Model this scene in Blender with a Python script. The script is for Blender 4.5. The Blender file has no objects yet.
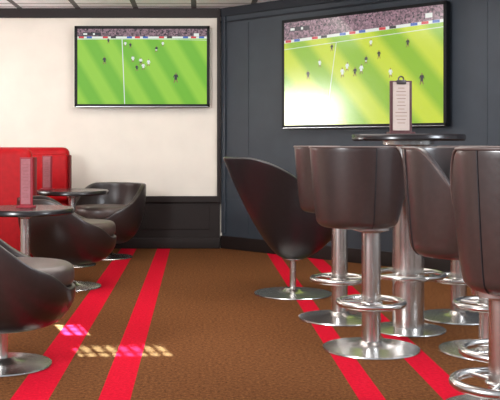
import bpy, bmesh, math, random
from mathutils import Vector, Matrix
random.seed(4)
S=bpy.context.scene
S.view_settings.view_transform='Standard'
F=930.0
def P(x,y,d): return Vector(((x-198)*d/F, d, 1-(y-144)*d/F))
# ---------- materials
def new(name):
    m=bpy.data.materials.new(name); m.use_nodes=True
    return m,m.node_tree.nodes,m.node_tree.links,m.node_tree.nodes['Principled BSDF']
def plain(name,col,rough=.5,metal=0,bump=0,bscale=60,var=.12,emis=0,coat=0,spec=.5):
    m,n,l,b=new(name)
    b.inputs['Roughness'].default_value=rough; b.inputs['Metallic'].default_value=metal
    b.inputs['Coat Weight'].default_value=coat; b.inputs['Coat Roughness'].default_value=.18; b.inputs['Specular IOR Level'].default_value=spec
    tc=n.new('ShaderNodeTexCoord'); no=n.new('ShaderNodeTexNoise'); no.inputs['Scale'].default_value=bscale
    no.inputs['Detail'].default_value=4
    l.new(tc.outputs['Object'],no.inputs['Vector'])
    r=n.new('ShaderNodeValToRGB')
    r.color_ramp.elements[0].position=.3; r.color_ramp.elements[1].position=.7
    r.color_ramp.elements[0].color=(*[c*(1-var) for c in col],1); r.color_ramp.elements[1].color=(*[min(1,c*(1+var)) for c in col],1)
    l.new(no.outputs['Fac'],r.inputs['Fac']); l.new(r.outputs['Color'],b.inputs['Base Color'])
    if bump:
        bp=n.new('ShaderNodeBump'); bp.inputs['Strength'].default_value=bump; bp.inputs['Distance'].default_value=.004
        l.new(no.outputs['Fac'],bp.inputs['Height']); l.new(bp.outputs['Normal'],b.inputs['Normal'])
    return m
def scrset(b,matte):
    b.inputs['Base Color'].default_value=(.01,.01,.01,1)
    if matte:
        b.inputs['Roughness'].default_value=.45; b.inputs['Specular IOR Level'].default_value=.2
    else:
        b.inputs['Roughness'].default_value=.16
        b.inputs['Specular IOR Level'].default_value=.8; b.inputs['Coat Weight'].default_value=1; b.inputs['Coat Roughness'].default_value=.24
def scr(name,col,st=1.0,noise=0,scale=40,col2=None,matte=True):
    m,n,l,b=new(name); scrset(b,matte)
    b.inputs['Emission Strength'].default_value=st
    if noise:
        tc=n.new('ShaderNodeTexCoord'); no=n.new('ShaderNodeTexVoronoi'); no.inputs['Scale'].default_value=scale
        l.new(tc.outputs['Object'],no.inputs['Vector'])
        mx=n.new('ShaderNodeMix'); mx.data_type='RGBA'
        mx.inputs[6].default_value=(*col,1); mx.inputs[7].default_value=(*col2,1)
        sp=n.new('ShaderNodeSeparateColor'); l.new(no.outputs['Color'],sp.inputs[0]); l.new(sp.outputs[0],mx.inputs[0])
        l.new(mx.outputs[2],b.inputs['Emission Color'])
    else: b.inputs['Emission Color'].default_value=(*col,1)
    return m
def pitchmat(name,c1,c2,w,slant,st,matte):
    m,n,l,b=new(name); scrset(b,matte)
    tc=n.new('ShaderNodeTexCoord'); sp=n.new('ShaderNodeSeparateXYZ'); l.new(tc.outputs['Object'],sp.inputs[0])
    a=n.new('ShaderNodeMath'); a.operation='MULTIPLY_ADD'; l.new(sp.outputs['Z'],a.inputs[0]); a.inputs[1].default_value=slant; l.new(sp.outputs['X'],a.inputs[2])
    q=n.new('ShaderNodeMath'); q.operation='MULTIPLY'; l.new(a.outputs[0],q.inputs[0]); q.inputs[1].default_value=math.pi/w
    s=n.new('ShaderNodeMath'); s.operation='SINE'; l.new(q.outputs[0],s.inputs[0])
    r=n.new('ShaderNodeValToRGB'); r.color_ramp.elements[0].position=.2; r.color_ramp.elements[1].position=.8
    r.color_ramp.elements[0].color=(*c1,1); r.color_ramp.elements[1].color=(*c2,1)
    mm=n.new('ShaderNodeMath'); mm.operation='MULTIPLY_ADD'; mm.inputs[1].default_value=.5; mm.inputs[2].default_value=.5
    l.new(s.outputs[0],mm.inputs[0]); l.new(mm.outputs[0],r.inputs['Fac']); l.new(r.outputs['Color'],b.inputs['Emission Color'])
    b.inputs['Emission Strength'].default_value=st
    return m
LEA=plain('brown_leather',(.034,.020,.018),.33,bump=.12,bscale=45,coat=.45)
LEA2=plain('dark_leather',(.020,.012,.011),.38,bump=.12,bscale=45,coat=.2)
LEAD=plain('charcoal_leather',(.012,.010,.012),.38,bump=.12,bscale=45,coat=.15)
CUSH=plain('seat_leather',(.065,.042,.037),.42,bump=.12,bscale=45,coat=.15)
PIPE=plain('piping_leather',(.085,.058,.052),.4)
CHR=plain('brushed_chrome',(.60,.58,.56),.27,1,var=.05)
RED=plain('red_vinyl',(.36,.0025,.006),.55,bump=.1,bscale=25,spec=.2)
DRED=plain('dark_red_vinyl',(.14,.002,.004),.55,spec=.2)
TOP=plain('black_laminate',(.012,.009,.010),.25)
BLK=plain('tv_black',(.004,.004,.005),.5,spec=.2)
SIL=plain('silver_trim',(.45,.46,.48),.3,.8)
CREAM=plain('cream_wall',(.68,.63,.555),.75,var=.03,bscale=5)
DK=plain('dark_brown_panel',(.012,.007,.006),.6,var=.1,bscale=8,spec=.25)
NAVY=plain('slate_wall',(.029,.036,.046),.5,var=.08,bscale=6,spec=.35)
NAVYD=plain('slate_trim',(.010,.012,.018),.55,spec=.3)
FRM=plain('brown_frame',(.016,.011,.011),.55,spec=.25)
MRED=plain('menu_red',(.24,.012,.024),.5)
MPINK=plain('menu_pink',(.32,.12,.135),.55,spec=.3)
PAPER=plain('paper',(.42,.335,.29),.7,var=.03)
INK=plain('ink',(.20,.12,.10),.7)
INKP=plain('pale_ink',(.25,.08,.09),.7)
WOOD=plain('holder_wood',(.055,.008,.010),.4)
DCLIP=plain('dark_clip',(.03,.02,.02),.4)
def carpet():
    m,n,l,b=new('carpet')
    b.inputs['Roughness'].default_value=.95; b.inputs['Specular IOR Level'].default_value=.05
    tc=n.new('ShaderNodeTexCoord'); sp=n.new('ShaderNodeSeparateXYZ'); l.new(tc.outputs['Object'],sp.inputs[0])
    no=n.new('ShaderNodeTexNoise'); no.inputs['Scale'].default_value=65; no.inputs['Detail'].default_value=8; no.inputs['Roughness'].default_value=.82
    l.new(tc.outputs['Object'],no.inputs['Vector'])
    def ramp(c1,c2):
        r=n.new('ShaderNodeValToRGB'); r.color_ramp.elements[0].position=.38; r.color_ramp.elements[1].position=.63
        r.color_ramp.elements[0].color=(*c1,1); r.color_ramp.elements[1].color=(*c2,1); l.new(no.outputs['Fac'],r.inputs['Fac']); return r
    br=ramp((.048,.017,.006),(.205,.080,.028)); rd=ramp((.36,.003,.014),(.62,.007,.028))
    last=None
    for (a,c) in ((-.735,-.585),(-.39,-.265),(.63,.735),(.96,1.085),(-2.4,-2.25),(-2.05,-1.92)):
        q=n.new('ShaderNodeMath'); q.operation='COMPARE'; l.new(sp.outputs['X'],q.inputs[0]); q.inputs[1].default_value=(a+c)/2; q.inputs[2].default_value=(c-a)/2
        if last is None: last=q
        else:
            s=n.new('ShaderNodeMath'); s.operation='MAXIMUM'; l.new(last.outputs[0],s.inputs[0]); l.new(q.outputs[0],s.inputs[1]); last=s
    mx=n.new('ShaderNodeMix'); mx.data_type='RGBA'; l.new(last.outputs[0],mx.inputs[0]); l.new(br.outputs[0],mx.inputs[6]); l.new(rd.outputs[0],mx.inputs[7])
    l.new(mx.outputs[2],b.inputs['Base Color'])
    bp=n.new('ShaderNodeBump'); bp.inputs['Strength'].default_value=.5; bp.inputs['Distance'].default_value=.004
    l.new(no.outputs['Fac'],bp.inputs['Height']); l.new(bp.outputs['Normal'],b.inputs['Normal'])
    return m
def ceilmat():
    m,n,l,b=new('ceiling_panels'); b.inputs['Roughness'].default_value=.6
    tc=n.new('ShaderNodeTexCoord'); sp=n.new('ShaderNodeSeparateXYZ'); l.new(tc.outputs['Object'],sp.inputs[0])
    a=n.new('ShaderNodeMath'); a.operation='ADD'; a.inputs[1].default_value=10+.66+.0-.05; l.new(sp.outputs['X'],a.inputs[0])
    q=n.new('ShaderNodeMath'); q.operation='MODULO'; q.inputs[1].default_value=.555; l.new(a.outputs[0],q.inputs[0])
    g=n.new('ShaderNodeMath'); g.operation='LESS_THAN'; g.inputs[1].default_value=.05; l.new(q.outputs[0],g.inputs[0])
    a2=n.new('ShaderNodeMath'); a2.operation='MODULO'; a2.inputs[1].default_value=.22; l.new(sp.outputs['Y'],a2.inputs[0])
    g2=n.new('ShaderNodeMath'); g2.operation='LESS_THAN'; g2.inputs[1].default_value=.03; l.new(a2.outputs[0],g2.inputs[0])
    mxx=n.new('ShaderNodeMath'); mxx.operation='MAXIMUM'; l.new(g.outputs[0],mxx.inputs[0]); l.new(g2.outputs[0],mxx.inputs[1])
    mx=n.new('ShaderNodeMix'); mx.data_type='RGBA'; l.new(mxx.outputs[0],mx.inputs[0]); mx.inputs[6].default_value=(.85,.86,.9,1); mx.inputs[7].default_value=(.08,.08,.09,1)
    l.new(mx.outputs[2],b.inputs['Base Color']); return m
# ---------- mesh helpers
def fin(name,bm,mats,parent=None,smooth=False,loc=(0,0,0),rotz=0):
    bmesh.ops.recalc_face_normals(bm,faces=bm.faces[:])
    me=bpy.data.meshes.new(name); bm.to_mesh(me); bm.free()
    for m in (mats if isinstance(mats,(list,tuple)) else [mats]): me.materials.append(m)
    if smooth:
        me.polygons.foreach_set('use_smooth',[True]*len(me.polygons))
        try: me.set_sharp_from_angle(angle=math.radians(45))
        except Exception: pass
    o=bpy.data.objects.new(name,me); S.collection.objects.link(o)
    if parent: o.parent=parent
    o.location=loc; o.rotation_euler=(0,0,rotz)
    return o
def addbox(bm,c,s,bev=0,rot=None,mi=0):
    r=bmesh.ops.create_cube(bm,size=1); vs=r['verts']
    bmesh.ops.scale(bm,vec=s,verts=vs)
    if bev:
        es=list({e for v in vs for e in v.link_edges})
        rr=bmesh.ops.bevel(bm,geom=es,offset=bev,segments=4,affect='EDGES',profile=.5)
        vs=list({v for f in rr['faces'] for v in f.verts}|{v for v in vs if v.is_valid})
    if rot is not None: bmesh.ops.rotate(bm,cent=(0,0,0),matrix=rot,verts=vs)
    bmesh.ops.translate(bm,vec=c,verts=vs)
    for v in vs:
        for f in v.link_faces: f.material_index=mi
    return vs
def box(name,c,s,mat,parent=None,bev=0,**k):
    bm=bmesh.new(); addbox(bm,c,s,bev); return fin(name,bm,mat,parent,bev>0,**k)
def lathe(name,prof,mat,parent=None,seg=48,**k):
    bm=bmesh.new(); rows=[]
    for r,z in prof:
        if r<=1e-6: rows.append([bm.verts.new((0,0,z))])
        else: rows.append([bm.verts.new((r*math.cos(2*math.pi*i/seg),r*math.sin(2*math.pi*i/seg),z)) for i in range(seg)])
    for a,b in zip(rows,rows[1:]):
        for i in range(seg):
            j=(i+1)%seg
            if len(a)==1 and len(b)>1: bm.faces.new((a[0],b[i],b[j]))
            elif len(b)==1 and len(a)>1: bm.faces.new((a[i],a[j],b[0]))
            elif len(a)>1: bm.faces.new((a[i],a[j],b[j],b[i]))
    return fin(name,bm,mat,parent,True,**k)
def torus(bm,R,r,z,seg=48,sg=12):
    rows=[[bm.verts.new(((R+r*math.cos(b))*math.cos(a),(R+r*math.cos(b))*math.sin(a),z+r*math.sin(b))) for b in [2*math.pi*j/sg for j in range(sg)]] for a in [2*math.pi*i/seg for i in range(seg)]]
    for i in range(seg):
        for j in range(sg):
            bm.faces.new((rows[i][j],rows[(i+1)%seg][j],rows[(i+1)%seg][(j+1)%sg],rows[i][(j+1)%sg]))
def rod(bm,a,b,r,sg=10):
    a=Vector(a);b=Vector(b);d=b-a
    m=Matrix.Translation((a+b)/2)@d.to_track_quat('Z','Y').to_matrix().to_4x4()
    bmesh.ops.create_cone(bm,cap_ends=True,segments=sg,radius1=r,radius2=r,depth=d.length,matrix=m)
def sstep(x,a,b):
    t=max(0,min(1,(x-a)/(b-a))); return t*t*(3-2*t)
def tub(parent,mat,zb,Rb,rimr,rimz,bowl,thick,seg=64,rows=20,pipe=None,seams=(),round_=.3):
    bm=bmesh.new(); R=[]
    c=bm.verts.new((0,0,zb)); rim=[]
    def pos(t,th,extra=0):
        rr=rimr(th); rz=rimz(th)
        if bowl=='egg':
            k=.53*math.pi
            r=Rb+(rr-Rb)*math.sin(t*k)**.78; z=zb+(rz-zb)*((1-math.cos(t*k))/(1-math.cos(k)))
        elif bowl=='flare':
            r=Rb+(rr-Rb)*(t**.74); z=zb+(rz-zb)*t**1.10
        else:
            tt=min(1,t/.3)
            if t<=.3:
                a=tt*math.pi/2; r=Rb*.76+(Rb*.24)*math.sin(a); z=zb+.048*(1-math.cos(a))
            else:
                u=(t-.3)/.7; r=Rb+(rr-Rb)*u**.8; z=zb+.048+(rz-zb-.048)*u
        r+=extra
        return Vector((r*math.cos(th),r*math.sin(th),z))
    for k in range(rows+1):
        t=k/rows
        R.append([bm.verts.new(pos(t,-math.pi+2*math.pi*i/seg)) for i in range(seg)])
    for i in range(seg): bm.faces.new((c,R[0][(i+1)%seg],R[0][i]))
    for a,b in zip(R,R[1:]):
        for i in range(seg):
            j=(i+1)%seg; bm.faces.new((a[i],a[j],b[j],b[i]))
    rim=[v.co.copy() for v in R[-1]]
    o=fin('shell',bm,mat,parent,True)
    so=o.modifiers.new('s','SOLIDIFY'); so.thickness=thick; so.offset=-1; so.use_even_offset=False
    be=o.modifiers.new('b','BEVEL'); be.width=thick*round_; be.segments=4; be.limit_method='ANGLE'; be.angle_limit=math.radians(50)
    def tube(bm,pts,rad,closed):
        n=len(pts); rows_=[]
        for i,p in enumerate(pts):
            a=pts[(i-1)%n] if closed or i>0 else pts[i]; b=pts[(i+1)%n] if closed or i<n-1 else pts[i]
            t=(b-a).normalized(); ref=Vector((0,0,1)) if abs(t.z)<.9 else Vector((p.y,-p.x,0)).normalized()
            u=t.cross(ref).normalized(); w=u.cross(t)
            rows_.append([bm.verts.new(p+rad*(math.cos(q)*u+math.sin(q)*w)) for q in [math.pi*2*s/8 for s in range(8)]])
        for i in range(n if closed else n-1):
            for q in range(8): bm.faces.new((rows_[i][q],rows_[(i+1)%n][q],rows_[(i+1)%n][(q+1)%8],rows_[i][(q+1)%8]))
    if pipe:
        bm=bmesh.new(); tube(bm,rim,.005,True)
        fin('piping',bm,pipe,parent,True)
    for th in seams:
        bm=bmesh.new(); tube(bm,[pos(.1+.9*q/20,th,.0008) for q in range(21)],.0028,False)
        fin('seam',bm,LEAD,parent,True)
    return o
def cushion(parent,R,z,h,mat,cx=0,sy=1):
    rr=h*.38
    p=[(0,z),(R-rr,z)]+[(R-rr+rr*math.sin(a),z+rr-rr*math.cos(a)) for a in [math.pi/2*i/5 for i in range(1,6)]]
    p+=[(R-rr+rr*math.cos(a),z+h-rr+rr*math.sin(a)) for a in [math.pi/2*i/5 for i in range(0,6)]]
    p+=[(R*.5,z+h*1.06),(0,z+h*1.1)]
    o=lathe('seat_cushion',p,mat,parent); o.location=(cx,0,0); o.scale=(1,sy,1); return o
def empty(name,x,y,z,rz,label,cat,group=None):
    e=bpy.data.objects.new(name,None); e.empty_display_size=.1; S.collection.objects.link(e)
    e.location=(x,y,z); e.rotation_euler=(0,0,math.radians(rz)); e['label']=label; e['category']=cat
    if group: e['group']=group
    return e
def struct(o): o['kind']='structure'; return o
def base(parent,R,t=.012):
    return lathe('base',[(0,0),(R-.004,0),(R,.004),(R-.002,t*.8),(R-.02,t),(R*.5,t+.006),(.065,t+.014),(.05,t+.03),(.0,t+.03)],CHR,parent)
# ---------- room
D=8.94; CX=.23; H=2.30
struct(box('floor',(.5,3.7,-.05),(9,11.4,.1),carpet()))
struct(box('ceiling',(.5,6.1,H+.05),(9,6.6,.1),ceilmat()))
struct(box('wall_back',(-1.38,D+.05,1.15),(3.22,.1,2.3),CREAM))
struct(box('wall_left',(-3.05,6.5,1.15),(.1,5,2.3),CREAM))
bm=bmesh.new(); L=-2.99; Rr=CX-.02
z1=1-(196-144)/104
addbox(bm,((L+Rr)/2,D-.012,z1/2),(Rr-L,.024,z1))
addbox(bm,((L+Rr)/2,D-.025,z1-.03),(Rr-L,.05,.06),.006)
for i in range(3):
    w=1.0; cx=Rr-.10-w/2-i*(w+.06)
    addbox(bm,(cx,D-.026,.30),(w,.008,.24),.003)
struct(fin('trim_1',bm,DK))
struct(box('baseboard_back',((L+Rr)/2,D-.03,.05),(Rr-L,.05,.10),DK,bev=.006))
bm=bmesh.new(); addbox(bm,((L+Rr)/2,D-.02,H-.045),(Rr-L,.04,.09),.004)
struct(fin('trim_2',bm,FRM))
struct(box('trim_3',(CX-.03,D-.02,1.15+.2),(.035,.05,1.85),FRM,bev=.005))
ang=math.radians(-45); Lw=5.2
def onwall(o): o.location=(CX,D,0); o.rotation_euler=(0,0,ang); return struct(o)
onwall(box('wall_right',(Lw/2,.05,1.15),(Lw,.1,2.3),NAVY))
onwall(box('baseboard_right',(Lw/2,-.012,.06),(Lw,.024,.12),DK,bev=.004))
bm=bmesh.new(); addbox(bm,(Lw/2,-.015,H-.04),(Lw,.03,.08),.004); addbox(bm,(Lw/2,-.01,H-.13),(Lw,.02,.014),.003)
onwall(fin('trim_4',bm,NAVYD))
bm=bmesh.new(); addbox(bm,(.035,-.012,1.2),(.05,.024,2.1),.004)
for xx in (.34,2.75,4.2): addbox(bm,(xx,-.002,1.15),(.010,.004,1.98))
addbox(bm,(Lw/2,-.003,.47),(Lw,.006,.012))
onwall(fin('trim_5',bm,NAVY))
# ---------- TVs
def quad(bm,x0,z0,x1,z1,ly,mi):
    vs=[bm.verts.new((x0,-ly,z0)),bm.verts.new((x1,-ly,z0)),bm.verts.new((x1,-ly,z1)),bm.verts.new((x0,-ly,z1))]
    f=bm.faces.new(vs); f.material_index=mi
def poly(bm,pts,ly,mi):
    f=bm.faces.new([bm.verts.new((x,-ly,z)) for x,z in pts]); f.material_index=mi
def player(bm,x,z,h,shirt,shorts,skin=6,lean=0):
    a=.0012
    w=h*.16
    poly(bm,[(x-w*.8,z+h*.45),(x+w*.8,z+h*.45),(x+w+lean,z+h*.82),(x-w+lean,z+h*.82)],a,shirt)
    poly(bm,[(x-w*.8,z+h*.30),(x+w*.8,z+h*.30),(x+w*.8,z+h*.45),(x-w*.8,z+h*.45)],a,shorts)
    poly(bm,[(x-w*1.3,z),(x-w*.8,z),(x-w*.05,z+h*.3),(x-w*.8,z+h*.3)],a,skin)
    poly(bm,[(x+w*.8,z+h*.03),(x+w*1.3,z+h*.03),(x+w*.8,z+h*.3),(x+w*.1,z+h*.3)],a,skin)
    poly(bm,[(x+w*1.0+lean,z+h*.8),(x+w*1.7,z+h*.5),(x+w*1.4,z+h*.48),(x+w*.7,z+h*.7)],a,shirt)
    poly(bm,[(x-w*1.0+lean,z+h*.8),(x-w*1.7,z+h*.55),(x-w*1.4,z+h*.5),(x-w*.7,z+h*.7)],a,shirt)
    n=8; poly(bm,[(x+lean+h*.07*math.cos(2*math.pi*i/n),z+h*.91+h*.085*math.sin(2*math.pi*i/n)) for i in range(n)],a,skin)
def screenmats(matte,c1,c2,w,crowd):
    s='_matte' if matte else '_glossy'
    return [pitchmat('pitch'+s,c1,c2,w,.6 if matte else .9,1.0,matte),scr('crowd'+s,(.015,.012,.022),1,1,75,crowd,matte),
        scr('screen_white'+s,(.85,.9,.85),.85,matte=matte),scr('screen_black'+s,(.02,.02,.03),1,matte=matte),scr('screen_red'+s,(.6,.03,.04),1,matte=matte),
        scr('screen_blue'+s,(.03,.12,.45),1,matte=matte),scr('screen_skin'+s,(.25,.12,.06),1,matte=matte)]
ML=screenmats(True,(.15,.45,.02),(.28,.58,.04),.15,(.30,.18,.22))
MR=screenmats(False,(.25,.49,.012),(.56,.68,.03),.24,(.38,.22,.28))
def tv(ox,oy,oz,rz,w,h,label,mats,players,lines,bz,top,ps):
    e=empty('television',ox,oy,oz,rz,label,'television')
    bm=bmesh.new(); addbox(bm,(w/2,.035,h/2),(w,.05,h),.006)
    for c,s in (((w/2,.006,bz/2),(w,.02,bz)),((w/2,.006,h-bz/2),(w,.02,bz)),((bz/2,.006,h/2),(bz,.02,h)),((w-bz/2,.006,h/2),(bz,.02,h))): addbox(bm,c,s,.002)
    fin('frame',bm,BLK,e,False)
    box('wall_mount',(w/2,.075,h/2),(.4,.05,.3),BLK,e)
    box('silver_strip',(w/2,-.006,.004),(w*.98,.004,.004),SIL,e)
    bm=bmesh.new(); x0,x1,z0,z1=bz,w-bz,bz,h-bz; sw=x1-x0; sh=z1-z0
    def U(u,v): return x0+u*sw, z1-v*sh
    quad(bm,x0,z0,x1,z1,0,0)
    ct=top
    poly(bm,[U(0,0),U(0,ct[0]),U(1,ct[1]),U(1,0)],.0004,1)
    poly(bm,[U(0,ct[0]-.028),U(0,ct[0]),U(1,ct[1]),U(1,ct[1]-.028)],.0006,2)
    for i in range(16):
        u=.01+i*.062; c=[4,5,2,4,3,2,5][i%7]
        vv=ct[0]+(ct[1]-ct[0])*u
        poly(bm,[U(u,vv-.028),U(u,vv-.004),U(u+.04,vv-.004),U(u+.04,vv-.028)],.0008,c)
    for pts,wd in lines:
        for (a,b),(c,d) in zip(pts,pts[1:]):
            p=Vector(U(a,b)); q=Vector(U(c,d)); n=(q-p).normalized(); n=Vector((-n.y,n.x))*wd/2
            poly(bm,[tuple(p+n),tuple(q+n),tuple(q-n),tuple(p-n)],.0008,2)
    for (u,v,hh,sc,sn) in players:
        hh*=ps; x,z=U(u,v); player(bm,x,z-hh/2,hh,sc,sn,lean=random.uniform(-.15,.15)*hh*.3)
    poly(bm,[U(.04,.05),U(.04,.09),U(.18,.09),U(.18,.05)],.0010,3)
    poly(bm,[U(.045,.058),U(.045,.082),U(.075,.082),U(.075,.058)],.0012,2)
    poly(bm,[U(.12,.058),U(.12,.082),U(.135,.082),U(.135,.058)],.0012,2)
    poly(bm,[U(.90,.06),U(.90,.10),U(.94,.10),U(.94,.06)],.0010,2)
    fin('screen',bm,mats,e)
    return e
wl=135/104; hl=81/104
a=P(74.5,107,D-.1)
pl=[(.21,.42,.085,3,3),(.43,.40,.075,2,2),(.49,.43,.08,2,3),(.51,.50,.08,2,2),(.46,.52,.07,3,3),(.55,.45,.08,2,2),(.61,.27,.07,3,2),(.76,.65,.11,3,3),(.66,.20,.06,2,2),(.24,.16,.06,3,3),(.37,.20,.06,2,2),(.41,.22,.06,3,3)]
ln=[([(0,.14),(.5,.135),(1,.15)],.004),([(.345,.14),(.355,.55),(.365,1)],.008)]
tv(a.x,D-.10,a.z,0,wl*.99,hl*.99,'large black flat-screen television showing football on the cream wall',ML,pl,ln,.028,(.13,.13),.88)
pr=[(.17,.52,.10,3,3),(.25,.42,.09,2,2),(.40,.52,.11,2,2),(.43,.47,.10,2,2),(.48,.52,.10,3,3),(.52,.50,.11,2,2),(.55,.42,.09,3,2),(.70,.55,.10,2,2),(.63,.38,.09,3,3),(.80,.30,.09,3,3),(.88,.62,.12,3,3),(.58,.27,.08,2,2),(.33,.28,.08,3,3)]
lr=[([(0,.26),(.5,.225),(1,.19)],.005),([(.36,.235),(.33,.55),(.29,1)],.006)]
off=.10
def wallpt(x):
    u=(x-198)/F
    ox=CX-off*math.sqrt(.5); oy=D-off*math.sqrt(.5)
    s=(oy*u-ox)/(1+u); return Vector((ox+s,oy-s))
p0=wallpt(282); p1=wallpt(446.5)
wr=(p1-p0).length; zb=1-(128.5-144)*p0.y/F; zt=1-(20.5-144)*p0.y/F
tv(p0.x,p0.y,zb,-45,wr,zt-zb,'very large black television showing football on the slate wall',MR,pr,lr,.026,(.20,.15),.78)
# ---------- tables & menus
def table(x,y,h,R,colr,bR,label,ring=False):
    e=empty('high_table' if h>.9 else 'side_table',x,y,0,0,label,'table')
    t=.035
    lathe('table_top',[(0,h-t),(R-.01,h-t),(R,h-t+.008),(R,h-.006),(R-.006,h),(0,h)],TOP,e,seg=64)
    lathe('column',[(0,.02),(colr,.02),(colr,h-t-.03),(colr*1.6,h-t-.02),(colr*1.6,h-t),(0,h-t)],CHR,e)
    base(e,bR)
    if ring:
        bm=bmesh.new(); torus(bm,.185,.014,.30)
        for k in range(4):
            q=k*math.pi/2+.4; rod(bm,(colr*math.cos(q),colr*math.sin(q),.30),(.185*math.cos(q),.185*math.sin(q),.30),.009)
        fin('foot_ring',bm,CHR,e,True)
    return e
table(1.13,5.0,1.052,.30,.084,.20,'round black high table on a thick chrome column with foot ring',True)
table(-1.04,7.68,.62,.30,.03,.2,'low round black side table between red booths')
table(-1.03,5.55,.62,.29,.03,.2,'low round black side table between brown tub chairs')
def menu(x,y,z,w,h,rz,frame,page,ink,label,clip=False):
    e=empty('menu_holder',x,y,z,rz,label,'menu holder')
    bm=bmesh.new(); addbox(bm,(0,0,.006),(w*1.15,.07,.012),.003); addbox(bm,(0,.004,h/2),(w,.012,h),.003)
    fin('holder',bm,frame,e)
    bm=bmesh.new(); addbox(bm,(0,-.004,h/2+.006),(w*.74,.004,h*.90))
    for i in range(11):
        ww=w*(.25+.3*random.random()); addbox(bm,(0,-.0062,h*(.86-.065*i)),(ww,.0008,h*.012),mi=1)
    fin('menu_page',bm,[page,ink],e)
    if clip:
        bm=bmesh.new(); torus(bm,.014,.004,0,24,8)
        bmesh.ops.rotate(bm,cent=(0,0,0),matrix=Matrix.Rotation(math.pi/2,3,'X'),verts=bm.verts[:])
        bmesh.ops.translate(bm,vec=(0,-.002,h+.008),verts=bm.verts[:]); addbox(bm,(0,-.008,h-.008),(.05,.012,.022),.002)
        fin('clip',bm,DCLIP,e,True)
menu(1.08,4.95,1.052,.120,.285,4,WOOD,PAPER,INK,'dark red menu holder with beige card on the high table',True)
menu(P(26,0,5.55).x,5.55,.62,.085,.30,-20,MRED,MPINK,INKP,'maroon menu holder with dusty pink card on a low table')
menu(P(47,0,7.68).x,7.68,.62,.09,.285,-20,MRED,MPINK,INKP,'maroon menu holder with dusty pink card on a low table')
# ---------- booths
def booth(xr,yb,face,label):
    e=empty('booth_bench',xr-.8,yb,0,0,label,'booth seat')
    w=1.6
    bm=bmesh.new(); addbox(bm,(-.01,0,.51),(w-.02,.16,.92),.06)
    fin('backrest',bm,RED,e,True)
    box('end_panel',(w/2-.010,face*.05,.47),(.018,.13,.86),DRED,e,bev=.008)
    bm=bmesh.new()
    for i in range(3):
        addbox(bm,(-w/2+w*(i+.5)/3-.01,face*.10,.70),(w/3-.02,.09,.42),.03)
    fin('back_cushion',bm,RED,e,True)
    box('seat_cushion',(-.01,face*.30,.40),(w-.02,.46,.12),RED,e,bev=.035)
    box('plinth',(0,face*.22,.17),(w-.04,.44,.34),DK,e)
    box('kick_base',(0,0,.03),(w-.02,.12,.06),DK,e)
booth(-1.23,7.0,1,'red upholstered booth bench with plain back beside a low table')
booth(-1.155,8.5,-1,'red upholstered booth bench against the cream wall')
# ---------- lounge tub chairs
def lounge(x,y,rz,zbk,label,zb=.17):
    e=empty('tub_chair',x,y,0,rz,label,'armchair','brown swivel tub chairs')
    rimz=lambda th: .36+.09*sstep(abs(th),.45,1.1)+(zbk-.45)*sstep(abs(th),.95,2.2)
    rimr=lambda th: .33+.03*sstep(abs(th),1.5,3.1)
    tub(e,LEA2,zb,.10,rimr,rimz,'egg',.042,round_=.42)
    cushion(e,.265,.355,.105,CUSH,.06)
    lathe('post',[(0,.02),(.026,.02),(.026,zb+.01),(.09,zb+.015),(.09,zb+.03),(0,zb+.03)],CHR,e)
    base(e,.225)
lounge(-.885,4.2,16,.66,'brown leather swivel tub chair on chrome disc base')
lounge(-.90,6.5,12,.63,'brown leather swivel tub chair on chrome disc base')
lounge(-.80,8.2,238,.65,'brown leather swivel tub chair near the dark wainscot',.13)
e=empty('lounge_chair',.633,6.2,0,20,'charcoal leather swivel lounge chair with high sloping back','armchair')
rimz=lambda th: .46+(.91-.46)*sstep(abs(th),.5,2.75)
rimr=lambda th: .34+.13*sstep(abs(th),1.4,2.9)
tub(e,LEAD,.235,.06,rimr,rimz,'flare',.022,pipe=None)
cushion(e,.165,.37,.08,CUSH,.0)
lathe('post',[(0,.02),(.022,.02),(.022,.22),(.07,.235),(.07,.25),(0,.25)],CHR,e)
base(e,.26)
# ---------- bar stools
def stool(x,y,rz,zbot,label,off=(-.05,0),R=.228,a0=.65,a1=1.5,zf=.76):
    # off: seat offset from the column in world axes
    e=empty('bar_stool',x,y,0,rz,label,'bar stool','brown leather bar stools')
    rimz=lambda th: zf+(.985-zf)*sstep(abs(th),a0,a1)
    rimr=lambda th: R
    tub(e,LEA,zbot,R*.87,rimr,rimz,'bucket',.030,pipe=PIPE,seams=(math.pi*.62,-math.pi*.62,))
    cushion(e,.185,.67,.11,CUSH,0)
    v=Matrix.Rotation(-math.radians(rz),3,'Z')@Vector((off[0],off[1],0))
    for c in e.children: c.location.x+=v.x; c.location.y+=v.y
    lathe('column',[(0,.02),(.046,.02),(.046,zbot-.03),(.10,zbot-.015),(.10,zbot+.01),(0,zbot+.01)],CHR,e)
    bm=bmesh.new(); torus(bm,.155,.016,.228)
    for k in range(3):
        q=k*math.tau/3+.3; rod(bm,(.03*math.cos(q),.03*math.sin(q),.228),(.155*math.cos(q),.155*math.sin(q),.228),.009)
    torus(bm,.049,.008,.228,24,8)
    fin('foot_ring',bm,CHR,e,True)
    base(e,.235,.014)
A='brown leather bucket bar stool on chrome column beside the high table'
stool(.843,4.53,35,.60,A,(-.075,-.04))
stool(.81,5.32,-10,.61,A,(-.03,0))
stool(1.145,3.46,-62,.58,'brown leather bucket bar stool with open seat turned sideways',(-.145,.04),a0=.25,a1=1.65,zf=.70)
stool(.985,3.0,100,.53,'brown leather bar stool with tall rounded back and chrome foot ring',(.072,-.02),R=.236)
stool(1.40,4.48,120,.61,A,(.03,-.03))
stool(1.50,5.35,200,.61,A,(.03,0))
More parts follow.
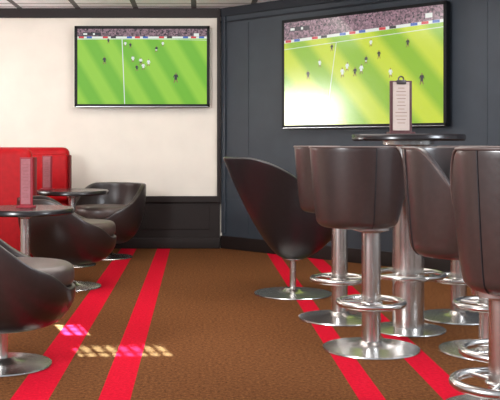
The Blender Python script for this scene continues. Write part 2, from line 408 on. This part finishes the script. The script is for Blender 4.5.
# ---------- window & lights
m,n,l,b=new('window_glow'); b.inputs['Base Color'].default_value=(1,1,1,1); b.inputs['Emission Color'].default_value=(1,.98,.94,1); b.inputs['Emission Strength'].default_value=23
struct(box('window_1',(-2.985,7.68,1.40),(.02,.95,.52),m))
bm=bmesh.new()
for c,s in (((-2.97,7.18,1.40),(.05,.05,.62)),((-2.97,8.18,1.40),(.05,.05,.62)),((-2.97,7.68,1.68),(.05,1.05,.05)),((-2.97,7.68,1.12),(.05,1.05,.05))): addbox(bm,c,s)
struct(fin('trim_6',bm,FRM))
w=bpy.data.worlds.new('w'); S.world=w; w.use_nodes=True
w.node_tree.nodes['Background'].inputs[0].default_value=(.86,.93,1,1); w.node_tree.nodes['Background'].inputs[1].default_value=.58
def area(loc,to,sx,sy,en,col=(1,1,1)):
    d=bpy.data.lights.new('a','AREA'); d.shape='RECTANGLE'; d.size=sx; d.size_y=sy; d.energy=en; d.color=col
    o=bpy.data.objects.new('area_light',d); S.collection.objects.link(o); o.location=loc
    o.rotation_euler=(Vector(to)-Vector(loc)).to_track_quat('-Z','Y').to_euler(); return o
area((-2.4,1.4,2.0),(.9,5.0,.6),.8,.9,220,(.97,.98,1))
area((.2,5.5,2.26),(.2,5.5,0),3.0,2.5,90,(1,.95,.89))
area((-.5,7.6,2.26),(-.8,8.9,1.0),2.2,.6,20,(1,.94,.86))
area((3.0,3.0,2.0),(1.0,6,.6),.7,.9,90,(.85,.92,1))
def beam(loc,to,hx,hy,energy):
    d=bpy.data.lights.new('s','SPOT'); d.energy=energy; d.spot_size=math.radians(16); d.spot_blend=.05; d.shadow_soft_size=.012; d.color=(.5,.85,1); d.use_nodes=True
    o=bpy.data.objects.new('sun_beam_lamp',d); S.collection.objects.link(o); o.location=loc
    o.rotation_euler=(Vector(to)-o.location).to_track_quat('-Z','Y').to_euler()
    nt=d.node_tree; n=nt.nodes; l=nt.links; em=n['Emission']
    tc=n.new('ShaderNodeTexCoord'); sp=n.new('ShaderNodeSeparateXYZ'); l.new(tc.outputs['Normal'],sp.inputs[0])
    def mth(op,a,b=None,c=None):
        q=n.new('ShaderNodeMath'); q.operation=op
        for i,v in enumerate((a,b,c)):
            if v is None: continue
            if isinstance(v,(int,float)): q.inputs[i].default_value=v
            else: l.new(v,q.inputs[i])
        return q.outputs[0]
    X0=mth('DIVIDE',sp.outputs['X'],sp.outputs['Z']); Y=mth('DIVIDE',sp.outputs['Y'],sp.outputs['Z'])
    X=mth('MULTIPLY_ADD',Y,.45,X0)
    inx=mth('LESS_THAN',mth('ABSOLUTE',X),hx); iny=mth('LESS_THAN',mth('ABSOLUTE',Y),hy)
    px=mth('GREATER_THAN',mth('FRACT',mth('MULTIPLY',mth('ADD',X,1.0),1/.0125)),.42)
    py=mth('GREATER_THAN',mth('FRACT',mth('MULTIPLY',mth('ADD',Y,1.017),1/.017)),.2)
    l.new(mth('MULTIPLY',mth('MULTIPLY',inx,iny),mth('MULTIPLY',px,py)),em.inputs['Strength'])
beam((-.2,.6,2.9),(-.37,4.5,0),.046,.015,24000)
beam((-.62,1.6,3.4),(-.68,5.0,0),.014,.020,60000)
# ---------- camera
c=bpy.data.cameras.new('c'); co=bpy.data.objects.new('camera',c); S.collection.objects.link(co); S.camera=co
co.location=(0,0,1); co.rotation_euler=(math.pi/2,0,0); c.sensor_width=36; c.lens=36*F/500
c.shift_x=52/500; c.shift_y=-56/500; c.clip_end=100
